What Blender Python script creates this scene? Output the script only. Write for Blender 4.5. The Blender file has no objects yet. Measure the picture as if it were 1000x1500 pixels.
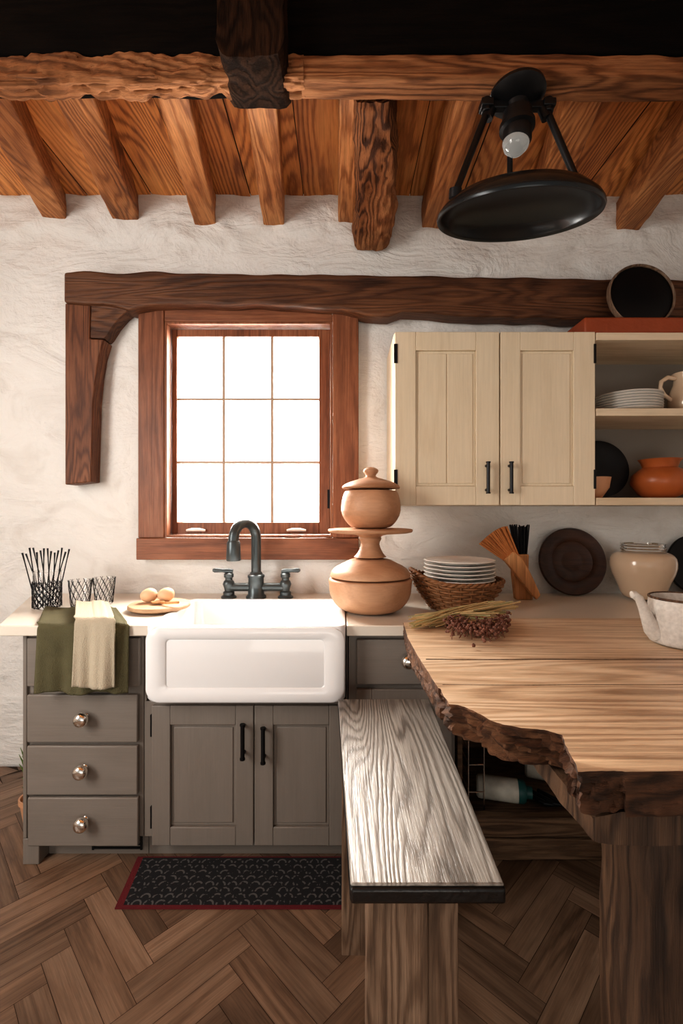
import bpy, math, random, bmesh
from mathutils import Vector, Matrix, noise
random.seed(7)
S=bpy.context.scene
COL=S.collection
F=664.0; CY=-2.4; CH=1.36
def W(px,py,Y):
    d=Y-CY
    return Vector(((px-500)*d/F, Y, CH-(py-750)*d/F))
def WZ(px,py,z):
    d=(CH-z)*F/(py-750)
    return Vector(((px-500)*d/F, CY+d, z))

# ---------------- materials ----------------
def newmat(name):
    m=bpy.data.materials.new(name); m.use_nodes=True
    nt=m.node_tree; b=nt.nodes['Principled BSDF']
    return m,nt,b
def pbr(name,col,rough=.5,metal=0,trans=0,bump=0,bscale=40,var=0,vscale=6,coat=0,ior=1.45,emit=0,spec=.5):
    m,nt,b=newmat(name); N=nt.nodes; L=nt.links
    b.inputs['Base Color'].default_value=(*col,1)
    b.inputs['Roughness'].default_value=rough
    b.inputs['Metallic'].default_value=metal
    b.inputs['Transmission Weight'].default_value=trans
    b.inputs['IOR'].default_value=ior
    b.inputs['Coat Weight'].default_value=coat
    b.inputs['Specular IOR Level'].default_value=spec
    if emit:
        b.inputs['Emission Color'].default_value=(1,.93,.82,1); b.inputs['Emission Strength'].default_value=emit
    tc=N.new('ShaderNodeTexCoord')
    n=N.new('ShaderNodeTexNoise'); n.inputs['Scale'].default_value=vscale; n.inputs['Detail'].default_value=4
    L.new(tc.outputs['Object'],n.inputs['Vector'])
    r=N.new('ShaderNodeMapRange'); r.inputs[3].default_value=1-var; r.inputs[4].default_value=1+var
    L.new(n.outputs['Fac'],r.inputs[0])
    mx=N.new('ShaderNodeVectorMath'); mx.operation='SCALE'; mx.inputs[0].default_value=col
    L.new(r.outputs[0],mx.inputs['Scale']); L.new(mx.outputs[0],b.inputs['Base Color'])
    if bump:
        n2=N.new('ShaderNodeTexNoise'); n2.inputs['Scale'].default_value=bscale; n2.inputs['Detail'].default_value=5
        L.new(tc.outputs['Object'],n2.inputs['Vector'])
        bp=N.new('ShaderNodeBump'); bp.inputs['Strength'].default_value=bump; bp.inputs['Distance'].default_value=.01
        L.new(n2.outputs['Fac'],bp.inputs['Height']); L.new(bp.outputs[0],b.inputs['Normal'])
    return m
def wood(name,dark,mid,light,axis='X',scale=4,rings=9,stretch=.13,rough=.55,bump=.35,uv=False,fiber=.35,coat=0,line=.42,spec=.4,blotch=1.0):
    rings=rings*1.7
    m,nt,b=newmat(name); N=nt.nodes; L=nt.links
    tc=N.new('ShaderNodeTexCoord'); src=tc.outputs['UV' if uv else 'Object']
    oi=N.new('ShaderNodeObjectInfo')
    ad=N.new('ShaderNodeVectorMath'); ad.operation='ADD'
    mu=N.new('ShaderNodeMath'); mu.operation='MULTIPLY'; mu.inputs[1].default_value=13
    L.new(oi.outputs['Random'],mu.inputs[0]); L.new(src,ad.inputs[0]); L.new(mu.outputs[0],ad.inputs[1])
    def mapped(st):
        mp=N.new('ShaderNodeMapping'); sc=[1,1,1]; sc['XYZ'.index(axis)]=st
        mp.inputs['Scale'].default_value=sc; L.new(ad.outputs[0],mp.inputs['Vector']); return mp
    def nz(mp,s,det,dist=0,ro=.5):
        n=N.new('ShaderNodeTexNoise'); n.inputs['Scale'].default_value=s; n.inputs['Detail'].default_value=det
        n.inputs['Distortion'].default_value=dist; n.inputs['Roughness'].default_value=ro
        L.new(mp.outputs[0],n.inputs['Vector']); return n.outputs['Fac']
    def mth(op,a,bb):
        x=N.new('ShaderNodeMath'); x.operation=op
        for i,v in enumerate((a,bb)):
            if v is None: continue
            if isinstance(v,(int,float)): x.inputs[i].default_value=v
            else: L.new(v,x.inputs[i])
        return x.outputs[0]
    a=nz(mapped(stretch),scale,2.2,.15,.4)
    wob=nz(mapped(.10),75,3,0,.65)
    a2=mth('ADD',a,mth('MULTIPLY',wob,.8/max(rings,1)))
    g=mth('SINE',mth('MULTIPLY',a2,rings*6.28),None)
    g=mth('ADD',mth('MULTIPLY',g,.5),.5)
    ln=mth('POWER',g,1.8)
    # lines fade in and out
    msk=nz(mapped(.3),3.3,2); ln=mth('MULTIPLY',ln,mth('ADD',mth('MULTIPLY',msk,1.6),.1))
    fb=nz(mapped(.025),150,4,0,.75)
    bl=nz(mapped(.35),2.6,5,0,.65)
    t=mth('ADD',mth('MULTIPLY',mth('SUBTRACT',bl,.5),2.0*blotch),.66)
    t=mth('SUBTRACT',t,mth('MULTIPLY',ln,line))
    ramp=N.new('ShaderNodeValToRGB'); e=ramp.color_ramp.elements
    e[0].position=.0; e[0].color=(*dark,1); e[1].position=.95; e[1].color=(*light,1)
    k=e.new(.5); k.color=(*mid,1)
    L.new(t,ramp.inputs[0])
    fr=N.new('ShaderNodeMapRange'); fr.inputs[1].default_value=.32; fr.inputs[2].default_value=.62
    fr.inputs[3].default_value=1-fiber; fr.inputs[4].default_value=1+fiber*.35
    L.new(fb,fr.inputs[0])
    vs=N.new('ShaderNodeVectorMath'); vs.operation='SCALE'; L.new(ramp.outputs[0],vs.inputs[0]); L.new(fr.outputs[0],vs.inputs['Scale'])
    out=vs.outputs[0]
    if uv:
        at=N.new('ShaderNodeAttribute'); at.attribute_name='tone'
        v2=N.new('ShaderNodeVectorMath'); v2.operation='SCALE'; L.new(out,v2.inputs[0]); L.new(at.outputs['Fac'],v2.inputs['Scale']); out=v2.outputs[0]
    L.new(out,b.inputs['Base Color'])
    b.inputs['Roughness'].default_value=rough; b.inputs['Coat Weight'].default_value=coat; b.inputs['Specular IOR Level'].default_value=spec
    hs=mth('ADD',mth('MULTIPLY',ln,-.4),fb)
    bp=N.new('ShaderNodeBump'); bp.inputs['Strength'].default_value=bump; bp.inputs['Distance'].default_value=.004
    L.new(hs,bp.inputs['Height']); L.new(bp.outputs[0],b.inputs['Normal'])
    return m

M={}
M['raft']=wood('rafter_wood',(.11,.032,.010),(.38,.145,.046),(.66,.31,.12),'Y',5,14,.10,.6,.7)
M['ceil']=wood('ceiling_wood',(.30,.095,.022),(.66,.26,.07),(.90,.43,.145),'X',2.4,22,.20,.45,.45,uv=True,line=.6,fiber=.22)
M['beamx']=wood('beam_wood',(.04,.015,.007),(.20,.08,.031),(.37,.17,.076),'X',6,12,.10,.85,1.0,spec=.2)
M['darkbeam']=wood('dark_beam_wood',(.002,.0015,.001),(.004,.0025,.0017),(.008,.005,.003),'X',5,7,.15,.95,.5,spec=.1)  # near-black colour stands in for shade on the beam's front face
M['darkbeamz']=wood('dark_log_wood',(.004,.002,.001),(.018,.008,.004),(.05,.023,.011),'Z',6,10,.25,.9,.9,spec=.12)  # brown log wood darkened to paint in the shade on its end
M['lintel']=wood('lintel_wood',(.03,.011,.005),(.10,.039,.017),(.19,.082,.037),'X',6,12,.10,.5,.7)
M['bracket']=wood('bracket_wood',(.05,.017,.008),(.15,.055,.025),(.27,.115,.055),'Z',6,14,.12,.55,.6)
M['win']=wood('window_wood',(.12,.040,.018),(.24,.090,.043),(.35,.15,.077),'Z',5,7,.08,.45,.3,line=.3)
M['winx']=wood('window_wood_cross',(.12,.040,.018),(.24,.090,.043),(.35,.15,.077),'X',5,7,.08,.45,.3,line=.3)
M['cream']=wood('cream_paint',(.60,.48,.33),(.71,.60,.44),(.78,.67,.51),'Z',4,6,.10,.45,.15,fiber=.06,line=.18,blotch=.5)
M['creamw']=wood('pale_shelf_wood',(.55,.42,.27),(.70,.57,.41),(.78,.66,.50),'X',5,8,.08,.5,.15,fiber=.10,line=.3)
M['taupe']=wood('taupe_paint',(.14,.115,.098),(.20,.172,.147),(.235,.204,.178),'Z',4,6,.10,.5,.12,fiber=.05,line=.12,blotch=.4)
M['taupex']=wood('taupe_paint_cross',(.14,.115,.098),(.20,.172,.147),(.235,.204,.178),'X',4,6,.10,.5,.12,fiber=.05,line=.12,blotch=.4)
M['counter']=pbr('counter_stone',(.72,.655,.565),.3,var=.04,bump=.03)
M['table']=wood('table_wood',(.30,.18,.105),(.58,.41,.265),(.82,.66,.49),'X',4.5,14,.09,.32,.35,fiber=.28,line=.5)
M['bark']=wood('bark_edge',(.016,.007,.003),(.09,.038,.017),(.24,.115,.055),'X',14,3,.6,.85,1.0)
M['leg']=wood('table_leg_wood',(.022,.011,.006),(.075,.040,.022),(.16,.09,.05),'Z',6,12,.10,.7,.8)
M['bench']=wood('bench_wood',(.085,.070,.058),(.28,.25,.22),(.45,.42,.38),'Y',4.0,30,.13,.30,.4,fiber=.30,line=.42,blotch=.6)
M['benchleg']=wood('bench_leg_wood',(.05,.027,.016),(.17,.105,.066),(.32,.215,.145),'Z',6,14,.12,.6,.6)
M['benchedge']=pbr('black_bench_edge',(.012,.010,.009),.3,bump=.3)
M['floor']=wood('floor_wood',(.095,.055,.033),(.20,.122,.077),(.29,.188,.124),'X',4,8,.10,.40,.18,uv=True,fiber=.28,line=.35,blotch=1.2)
M['gap']=pbr('floor_gap',(.04,.022,.012),.9)
M['white']=pbr('white_ceramic',(.88,.88,.88),.12,coat=.3)
M['plate']=pbr('plate_ceramic',(.80,.77,.72),.25,var=.03)
M['faucet']=pbr('gunmetal',(.085,.10,.105),.32,.6)
M['black']=pbr('black_metal',(.012,.012,.013),.4,.5)
M['dish']=pbr('black_enamel',(.020,.023,.025),.24,.5)
M['nickel']=pbr('polished_nickel',(.86,.82,.76),.14,1)
M['glass']=pbr('clear_glass',(1,1,1),.02,trans=1)
M['clay']=wood('tan_clay',(.34,.17,.09),(.48,.26,.145),(.58,.34,.205),'X',2,5,1,.5,.15,fiber=.08,line=.2)
M['clayr']=pbr('orange_clay',(.40,.11,.03),.35,var=.35)
M['redbox']=pbr('red_clay',(.30,.065,.022),.5,var=.2,bump=.3)
M['bowlc']=pbr('pale_clay',(.60,.32,.18),.45,var=.1)
M['wicker']=pbr('wicker',(.26,.12,.05),.6,var=.5,vscale=50)
M['dkwood']=wood('dark_plate_wood',(.018,.007,.004),(.04,.015,.008),(.065,.026,.013),'X',6,8,.3,.35,.2)
M['bamboo']=wood('bamboo',(.46,.21,.075),(.58,.29,.12),(.68,.38,.17),'Z',8,8,.1,.5,.15)
M['orangeb']=pbr('orange_bristle',(.46,.17,.05),.6,var=.3,vscale=60)
M['vase']=pbr('cream_vase',(.62,.47,.335),.16,coat=.4,var=.05)
M['egg']=pbr('egg_shell',(.74,.48,.30),.45,var=.06)
M['olive']=pbr('olive_cloth',(.11,.098,.05),.95,bump=.6,bscale=260,var=.3,vscale=14)
M['linen']=pbr('linen_cloth',(.52,.45,.34),.95,bump=.6,bscale=260,var=.05)
M['teal']=pbr('teal_plastic',(.02,.09,.085),.4)
M['paper']=pbr('bottle_label',(.50,.47,.40),.5,var=.35,vscale=30)
M['stem']=pbr('dried_stem',(.58,.42,.21),.8,var=.2)
M['stemg']=pbr('dried_stem_green',(.42,.38,.19),.8,var=.2)
M['flower']=pbr('dried_flower',(.17,.075,.05),.9,var=.6,vscale=60)
M['leaf']=pbr('green_leaf',(.13,.2,.05),.6,var=.3)
M['greyback']=pbr('grey_back_panel',(.26,.23,.20),.8,var=.05)
M['red']=pbr('red_binding',(.13,.012,.016),.9,bump=.4,bscale=200)
M['jug']=pbr('speckled_ceramic',(.62,.59,.545),.4,var=.3,vscale=90,bump=.15,bscale=60)
M['rust']=wood('rustic_board',(.04,.02,.010),(.13,.072,.038),(.23,.14,.08),'X',7,10,.12,.7,.8)
M['bulb']=pbr('bulb_glass',(.95,.95,.93),.05,trans=.92,emit=.15)
M['munt']=pbr('muntin_paint',(.40,.29,.21),.5)
# plaster
m,nt,b=newmat('white_plaster'); N=nt.nodes;L=nt.links
tc=N.new('ShaderNodeTexCoord')
mp=N.new('ShaderNodeMapping'); mp.inputs['Scale'].default_value=(.75,1,1.3); L.new(tc.outputs['Object'],mp.inputs[0])
n1=N.new('ShaderNodeTexNoise'); n1.inputs['Scale'].default_value=3.8; n1.inputs['Detail'].default_value=11; n1.inputs['Roughness'].default_value=.58; n1.inputs['Distortion'].default_value=1.1
L.new(mp.outputs[0],n1.inputs['Vector'])
n2=N.new('ShaderNodeTexNoise'); n2.inputs['Scale'].default_value=45; n2.inputs['Detail'].default_value=6
L.new(tc.outputs['Object'],n2.inputs['Vector'])
# irregular trowel strokes : stretched, warped noise in patches
mp2=N.new('ShaderNodeMapping'); mp2.inputs['Scale'].default_value=(3.0,1,17); mp2.inputs['Rotation'].default_value=(0,.18,0); L.new(tc.outputs['Object'],mp2.inputs[0])
wv=N.new('ShaderNodeTexNoise'); wv.inputs['Scale'].default_value=1.0; wv.inputs['Detail'].default_value=3; wv.inputs['Distortion'].default_value=1.5
L.new(mp2.outputs[0],wv.inputs['Vector'])
n3=N.new('ShaderNodeTexNoise'); n3.inputs['Scale'].default_value=2.1; n3.inputs['Detail'].default_value=3; L.new(tc.outputs['Object'],n3.inputs['Vector'])
mr=N.new('ShaderNodeMapRange'); mr.inputs[1].default_value=.42; mr.inputs[2].default_value=.62; mr.inputs[3].default_value=.02; mr.inputs[4].default_value=.34; L.new(n3.outputs['Fac'],mr.inputs[0])
r=N.new('ShaderNodeValToRGB'); r.color_ramp.elements[0].color=(.69,.655,.61,1); r.color_ramp.elements[0].position=.25; r.color_ramp.elements[1].color=(.81,.79,.755,1); r.color_ramp.elements[1].position=.5
L.new(n1.outputs['Fac'],r.inputs[0]); L.new(r.outputs[0],b.inputs['Base Color']); b.inputs['Roughness'].default_value=.9
ma=N.new('ShaderNodeMath'); ma.operation='MULTIPLY_ADD'; ma.inputs[1].default_value=.13
L.new(n2.outputs['Fac'],ma.inputs[0]); L.new(n1.outputs['Fac'],ma.inputs[2])
mb=N.new('ShaderNodeMath'); mb.operation='MULTIPLY_ADD'
L.new(wv.outputs['Fac'],mb.inputs[0]); L.new(mr.outputs[0],mb.inputs[1]); L.new(ma.outputs[0],mb.inputs[2])
bp=N.new('ShaderNodeBump'); bp.inputs['Strength'].default_value=.8; bp.inputs['Distance'].default_value=.042
L.new(mb.outputs[0],bp.inputs['Height']); L.new(bp.outputs[0],b.inputs['Normal'])
M['plaster']=m
# rug : rows of small overlapping scallops
m,nt,b=newmat('rug_pattern'); N=nt.nodes;L=nt.links
tc=N.new('ShaderNodeTexCoord'); sx=N.new('ShaderNodeSeparateXYZ'); L.new(tc.outputs['Object'],sx.inputs[0])
def mt(op,a,bb=None,c=None):
    x=N.new('ShaderNodeMath'); x.operation=op
    for i,v in enumerate((a,bb,c)):
        if v is None: continue
        if isinstance(v,(int,float)): x.inputs[i].default_value=v
        else: L.new(v,x.inputs[i])
    return x.outputs[0]
xx=mt('MULTIPLY',sx.outputs[0],24); yy=mt('MULTIPLY',sx.outputs[1],38)
row=mt('FLOOR',yy); off=mt('MULTIPLY',mt('MODULO',mt('ABSOLUTE',row),2),.5)
fxn=mt('SUBTRACT',mt('FRACT',mt('ADD',xx,off)),.5); fyn=mt('FRACT',yy)
dist=mt('SQRT',mt('ADD',mt('MULTIPLY',fxn,fxn),mt('MULTIPLY',mt('MULTIPLY',fyn,fyn),.35)))
band=mt('LESS_THAN',mt('ABSOLUTE',mt('SUBTRACT',dist,.36)),.075)
nn=N.new('ShaderNodeTexNoise'); nn.inputs['Scale'].default_value=60; L.new(tc.outputs['Object'],nn.inputs[0])
bb_=mt('MULTIPLY',band,mt('GREATER_THAN',nn.outputs['Fac'],.47))
mx=N.new('ShaderNodeMix'); mx.data_type='RGBA'; L.new(bb_,mx.inputs[0]); mx.inputs[6].default_value=(.010,.010,.012,1); mx.inputs[7].default_value=(.10,.097,.095,1)
L.new(mx.outputs[2],b.inputs['Base Color']); b.inputs['Roughness'].default_value=.95
M['rug']=m
# window pane: thin clear glazing
m,nt,b=newmat('window_pane'); N=nt.nodes;L=nt.links
tr=N.new('ShaderNodeBsdfTransparent'); gl=N.new('ShaderNodeBsdfGlossy'); gl.inputs['Roughness'].default_value=.05
mx=N.new('ShaderNodeMixShader'); mx.inputs[0].default_value=.05
L.new(tr.outputs[0],mx.inputs[1]); L.new(gl.outputs[0],mx.inputs[2]); L.new(mx.outputs[0],N['Material Output'].inputs[0])
M['pane']=m

# ---------------- geometry ----------------
class G:
    def __init__(s): s.v=[]; s.f=[]; s.mi=[]; s.cur=0
    def add(s,v,f):
        o=len(s.v); s.v+= [Vector(p) for p in v]; s.f+=[[i+o for i in q] for q in f]; s.mi+=[s.cur]*len(f); return s
    def box(s,x0,x1,y0,y1,z0,z1):
        x0,x1=sorted((x0,x1));y0,y1=sorted((y0,y1));z0,z1=sorted((z0,z1))
        v=[(x0,y0,z0),(x1,y0,z0),(x1,y1,z0),(x0,y1,z0),(x0,y0,z1),(x1,y0,z1),(x1,y1,z1),(x0,y1,z1)]
        return s.add(v,[(0,3,2,1),(4,5,6,7),(0,1,5,4),(1,2,6,5),(2,3,7,6),(3,0,4,7)])
    def prismY(s,pts,y0,y1):
        n=len(pts); v=[(x,y0,z) for x,z in pts]+[(x,y1,z) for x,z in pts]
        f=[list(range(n)),list(range(2*n-1,n-1,-1))]+[(i,i+n,(i+1)%n+n,(i+1)%n) for i in range(n)]
        return s.add(v,f)
    def prismZ(s,pts,z0,z1):
        n=len(pts); v=[(x,y,z0) for x,y in pts]+[(x,y,z1) for x,y in pts]
        f=[list(range(n-1,-1,-1)),list(range(n,2*n))]+[(i,(i+1)%n,(i+1)%n+n,i+n) for i in range(n)]
        return s.add(v,f)
    def lathe(s,prof,c,axis=(0,0,1),seg=48,sx=1,sy=1):
        q=Vector((0,0,1)).rotation_difference(Vector(axis).normalized()); c=Vector(c)
        v=[];f=[];idx=[]
        for r,z in prof:
            if r<1e-6:
                idx.append([len(v)]*seg); v.append(c+q@Vector((0,0,z)))
            else:
                idx.append(list(range(len(v),len(v)+seg)))
                for k in range(seg):
                    a=2*math.pi*k/seg; v.append(c+q@Vector((r*sx*math.cos(a),r*sy*math.sin(a),z)))
        for i in range(len(prof)-1):
            A,B=idx[i],idx[i+1]
            for k in range(seg):
                k2=(k+1)%seg; q4=[A[k],A[k2],B[k2],B[k]]; u=[]
                for t in q4:
                    if t not in u: u.append(t)
                if len(u)>2: f.append(u)
        return s.add(v,f)
    def tube(s,pts,r,seg=10,closed=False,caps=True):
        pts=[Vector(p) for p in pts]; n=len(pts)
        rr=r if isinstance(r,(list,tuple)) else [r]*n
        v=[];f=[];up=None
        for i in range(n):
            if closed: t=(pts[(i+1)%n]-pts[i-1])
            else: t=pts[min(i+1,n-1)]-pts[max(i-1,0)]
            t.normalize()
            if up is None:
                a=Vector((0,0,1)) if abs(t.z)<.9 else Vector((1,0,0)); up=(a-t*a.dot(t)).normalized()
            else: up=(up-t*up.dot(t)).normalized()
            w=t.cross(up)
            for k in range(seg):
                an=2*math.pi*k/seg; v.append(pts[i]+(up*math.cos(an)+w*math.sin(an))*rr[i])
        for i in range(n if closed else n-1):
            j=(i+1)%n
            for k in range(seg):
                k2=(k+1)%seg; f.append((i*seg+k,i*seg+k2,j*seg+k2,j*seg+k))
        if caps and not closed:
            f.append(list(range(seg-1,-1,-1))); f.append([(n-1)*seg+k for k in range(seg)])
        return s.add(v,f)
    def beam(s,p0,p1,w,h,w1=None,h1=None,amp=.006,rings=40,rad=.2,fr=5,bend=None,seed=0,crack=0):
        p0=Vector(p0);p1=Vector(p1); t=(p1-p0).normalized()
        a=Vector((0,0,1)) if abs(t.z)<.9 else Vector((0,1,0))
        side=t.cross(a).normalized(); up=side.cross(t)
        w1=w1 or w; h1=h1 or h
        cs=[]; m=6
        for cx,cy,a0 in ((1,1,0),(-1,1,90),(-1,-1,180),(1,-1,270)):
            for k in range(4):
                an=math.radians(a0+30*k); cs.append(((cx*(1-rad)+rad*math.cos(an)),(cy*(1-rad)+rad*math.sin(an))))
        full=[]
        for i in range(len(cs)):
            A=cs[i];B=cs[(i+1)%len(cs)]; full.append(A)
            if i%4==3:
                for k in range(1,m): full.append((A[0]+(B[0]-A[0])*k/m,A[1]+(B[1]-A[1])*k/m))
        n=len(full);v=[];f=[]
        for i in range(rings+1):
            u=i/rings; c=p0.lerp(p1,u); ww=(w+(w1-w)*u)/2; hh=(h+(h1-h)*u)/2
            if bend: c=c+Vector(bend)*math.sin(u*math.pi)
            for x,y in full:
                p=c+side*x*ww+up*y*hh
                d=(side*x+up*y).normalized()
                k=noise.noise(p*fr+Vector((seed,0,0)))+.5*noise.noise(p*fr*3.3+Vector((0,seed,0)))
                if crack:
                    L_=p.dot(t); q=(p-t*L_)*26+t*L_*5
                    k-=crack*max(0,1-abs(noise.noise(q+Vector((seed,3,1))))*5)
                v.append(p+d*k*amp)
        for i in range(rings):
            for k in range(n):
                k2=(k+1)%n; f.append((i*n+k,i*n+k2,(i+1)*n+k2,(i+1)*n+k))
        f.append(list(range(n-1,-1,-1))); f.append([rings*n+k for k in range(n)])
        return s.add(v,f)
def origin_of(vs):
    xs=[p.x for p in vs];ys=[p.y for p in vs];zs=[p.z for p in vs]
    return Vector(((min(xs)+max(xs))/2,(min(ys)+max(ys))/2,min(zs)))
def make(g,name,mat,parent=None,bevel=0,smooth=35,label=None,cat=None,group=None,kind=None,seg=2):
    o0=origin_of(g.v)
    me=bpy.data.meshes.new(name); me.from_pydata([p-o0 for p in g.v],[],g.f)
    mats=mat if isinstance(mat,list) else [mat]
    for k in mats: me.materials.append(M[k])
    for p,i in zip(me.polygons,g.mi): p.material_index=i
    me.update()
    bm=bmesh.new(); bm.from_mesh(me); bmesh.ops.recalc_face_normals(bm,faces=bm.faces); bm.to_mesh(me); bm.free()
    if smooth: me.shade_smooth(); me.set_sharp_from_angle(angle=math.radians(smooth))
    ob=bpy.data.objects.new(name,me); COL.objects.link(ob)
    ob.location=o0
    if parent: 
        ob.parent=parent; ob.location=o0-wloc(parent)
    ob['_w']=list(o0)
    if bevel:
        bv=ob.modifiers.new('bevel','BEVEL'); bv.width=bevel; bv.segments=seg; bv.limit_method='ANGLE'; bv.angle_limit=math.radians(40)
    tag(ob,label,cat,group,kind); return ob
def wloc(o): return Vector(o['_w'])
def tag(ob,label=None,cat=None,group=None,kind=None):
    if label: ob['label']=label
    if cat: ob['category']=cat
    if group: ob['group']=group
    if kind: ob['kind']=kind
def thing(name,base,label,cat=None,group=None,kind=None):
    e=bpy.data.objects.new(name,None); e.empty_display_size=.05; COL.objects.link(e); e.location=base; e['_w']=list(base)
    tag(e,label,cat,group,kind); return e

# ---------------- room ----------------
def lin(a,b,st):
    n=max(1,int(round(abs(b-a)/st))); return [a+(b-a)*i/n for i in range(n)]
hx0,hx1=W(232,0,0).x,W(493,0,0).x; hz1,hz0=W(0,462,0).z,W(0,792,0).z
st_=.02
xs=lin(-2.3,hx0,st_)+lin(hx0,hx1,st_)+lin(hx1,2.3,st_)+[2.3]
zs=lin(0,hz0,st_)+lin(hz0,hz1,st_)+lin(hz1,3.08,st_)+[3.08]
g=G(); V=[];Fc=[]
for z in zs:
    for x in xs:
        k=.022*(.6+.6*noise.noise(Vector((x*2.0,z*2.4,0)))+.28*noise.noise(Vector((x*7,z*9,3))))
        # raised, roughly trowelled ledge of plaster just under the ceiling
        edge=2.79+.09*noise.noise(Vector((x*2.2,5,1)))+.03*noise.noise(Vector((x*9,2,4)))
        top_=max(0,min(1,(z-edge)/.045))
        k-=top_*(.020+.016*noise.noise(Vector((x*7,z*12,7)))+.008*noise.noise(Vector((x*20,z*24,2))))
        cN=noise.noise(Vector((x*6,z*11,21)))
        if cN>.50: k+=(cN-.50)*.09
        lo=-.03 if z>2.70 else 0
        V.append((x,max(lo,k),z))
nx=len(xs)
for j in range(len(zs)-1):
    for i in range(nx-1):
        cx=(xs[i]+xs[i+1])/2; cz=(zs[j]+zs[j+1])/2
        if hx0<cx<hx1 and hz0<cz<hz1: continue
        Fc.append((j*nx+i,j*nx+i+1,(j+1)*nx+i+1,(j+1)*nx+i))
g.add(V,Fc)
wall=make(g,'wall_back','plaster',kind='structure',label='white rough plaster wall with window opening',smooth=80)
if wall.data.polygons[0].normal.y>0: wall.data.flip_normals()
sd=wall.modifiers.new('solid','SOLIDIFY'); sd.thickness=.22; sd.offset=-1
make(G().box(-2.4,-2.3,-4.2,.0,0,3.08),'wall_left','plaster',kind='structure',label='white plaster side wall',smooth=0)
make(G().box(2.3,2.4,-4.2,.0,0,3.08),'wall_right','plaster',kind='structure',label='white plaster side wall',smooth=0)
# floor herringbone
def uvtone(ob,uvs,tones):
    me=ob.data; ul=me.uv_layers.new(name='UVMap'); at=me.attributes.new('tone','FLOAT','FACE')
    for p,t in zip(me.polygons,tones):
        at.data[p.index].value=t
    for p,u in zip(me.polygons,uvs):
        for li,c in zip(p.loop_indices,u): ul.data[li].uv=c
def simple(name,V,Fc,mat):
    me=bpy.data.meshes.new(name); me.from_pydata(V,[],Fc); me.materials.append(M[mat]); ob=bpy.data.objects.new(name,me); COL.objects.link(ob); ob['_w']=[0,0,0]; return ob
w=.080; n=5; V=[];Fc=[];U=[];T=[]
ca=math.cos(math.radians(45))
def plank(x0,x1,y0,y1,horiz):
    e=.0008/w
    c=[(x0+e,y0+e),(x1-e,y0+e),(x1-e,y1-e),(x0+e,y1-e)]
    c=[((x-y)*ca*w,(x+y)*ca*w-1.6) for x,y in c]
    cx=sum(p[0] for p in c)/4; cy=sum(p[1] for p in c)/4
    if not(-2.7<cx<2.7 and -4.4<cy<.3): return
    c=[(max(-2.32,min(2.32,x)),max(-4.2,min(.1,y))) for x,y in c]
    o=len(V); V.extend([(x,y,0) for x,y in c]); Fc.append((o,o+1,o+2,o+3))
    ox=random.uniform(0,30); oy=random.uniform(0,30); l=n*w
    u=[(ox,oy),(ox+l,oy),(ox+l,oy+w),(ox,oy+w)] if horiz else [(ox,oy+w),(ox,oy),(ox+l,oy),(ox+l,oy+w)]
    U.append(u); T.append(random.uniform(.70,1.2))
for mI in range(-16,17):
    for k in range(-80,81):
        X=k+mI*n; Y=k-mI*n
        plank(X,X+n,Y,Y+1,True)
        plank(X+n,X+n+1,Y+1-n,Y+1,False)
fl=simple('floor',V,Fc,'floor'); uvtone(fl,U,T); tag(fl,'brown herringbone wood plank floor',kind='structure')
sub=G().box(-2.4,2.4,-4.2,.2,-.05,-.002)
bm=bmesh.new(); bm.from_mesh(fl.data)
vs=[bm.verts.new(p) for p in sub.v]
for q in sub.f:
    fc=bm.faces.new([vs[i] for i in q]); fc.material_index=1
bm.to_mesh(fl.data); bm.free(); fl.data.materials.append(M['gap'])
# ceiling planks
V=[];Fc=[];U=[];T=[]
x=-2.3
while x<2.3:
    pw=random.choice([.24,.28,.34]); x1=min(2.3,x+pw)
    cuts=[-4.2,-2.4,-.9+random.uniform(-.1,.1),.05]
    for ya,yb in zip(cuts,cuts[1:]):
        zz=3.03+random.uniform(0,.006); o=len(V)
        V+= [(x+.002,ya,zz),(x+.002,yb,zz),(x1-.002,yb,zz),(x1-.002,ya,zz)]; Fc.append((o,o+1,o+2,o+3))
        ox=random.uniform(0,30);oy=random.uniform(0,30)
        U.append([(ox,oy),(ox+yb-ya,oy),(ox+yb-ya,oy+pw),(ox,oy+pw)]); T.append(random.uniform(.78,1.12))
    x=x1
ce=simple('ceiling',V,Fc,'ceil'); uvtone(ce,U,T); tag(ce,'orange-brown wood plank ceiling',kind='structure')
bm=bmesh.new(); bm.from_mesh(ce.data); vs=[bm.verts.new(p) for p in G().box(-2.4,2.4,-4.2,.2,3.045,3.12).v]
for q in G().box(0,1,0,1,0,1).f:
    fc=bm.faces.new([vs[i] for i in q]); fc.material_index=1
bm.to_mesh(ce.data); bm.free(); ce.data.materials.append(M['gap'])

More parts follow.
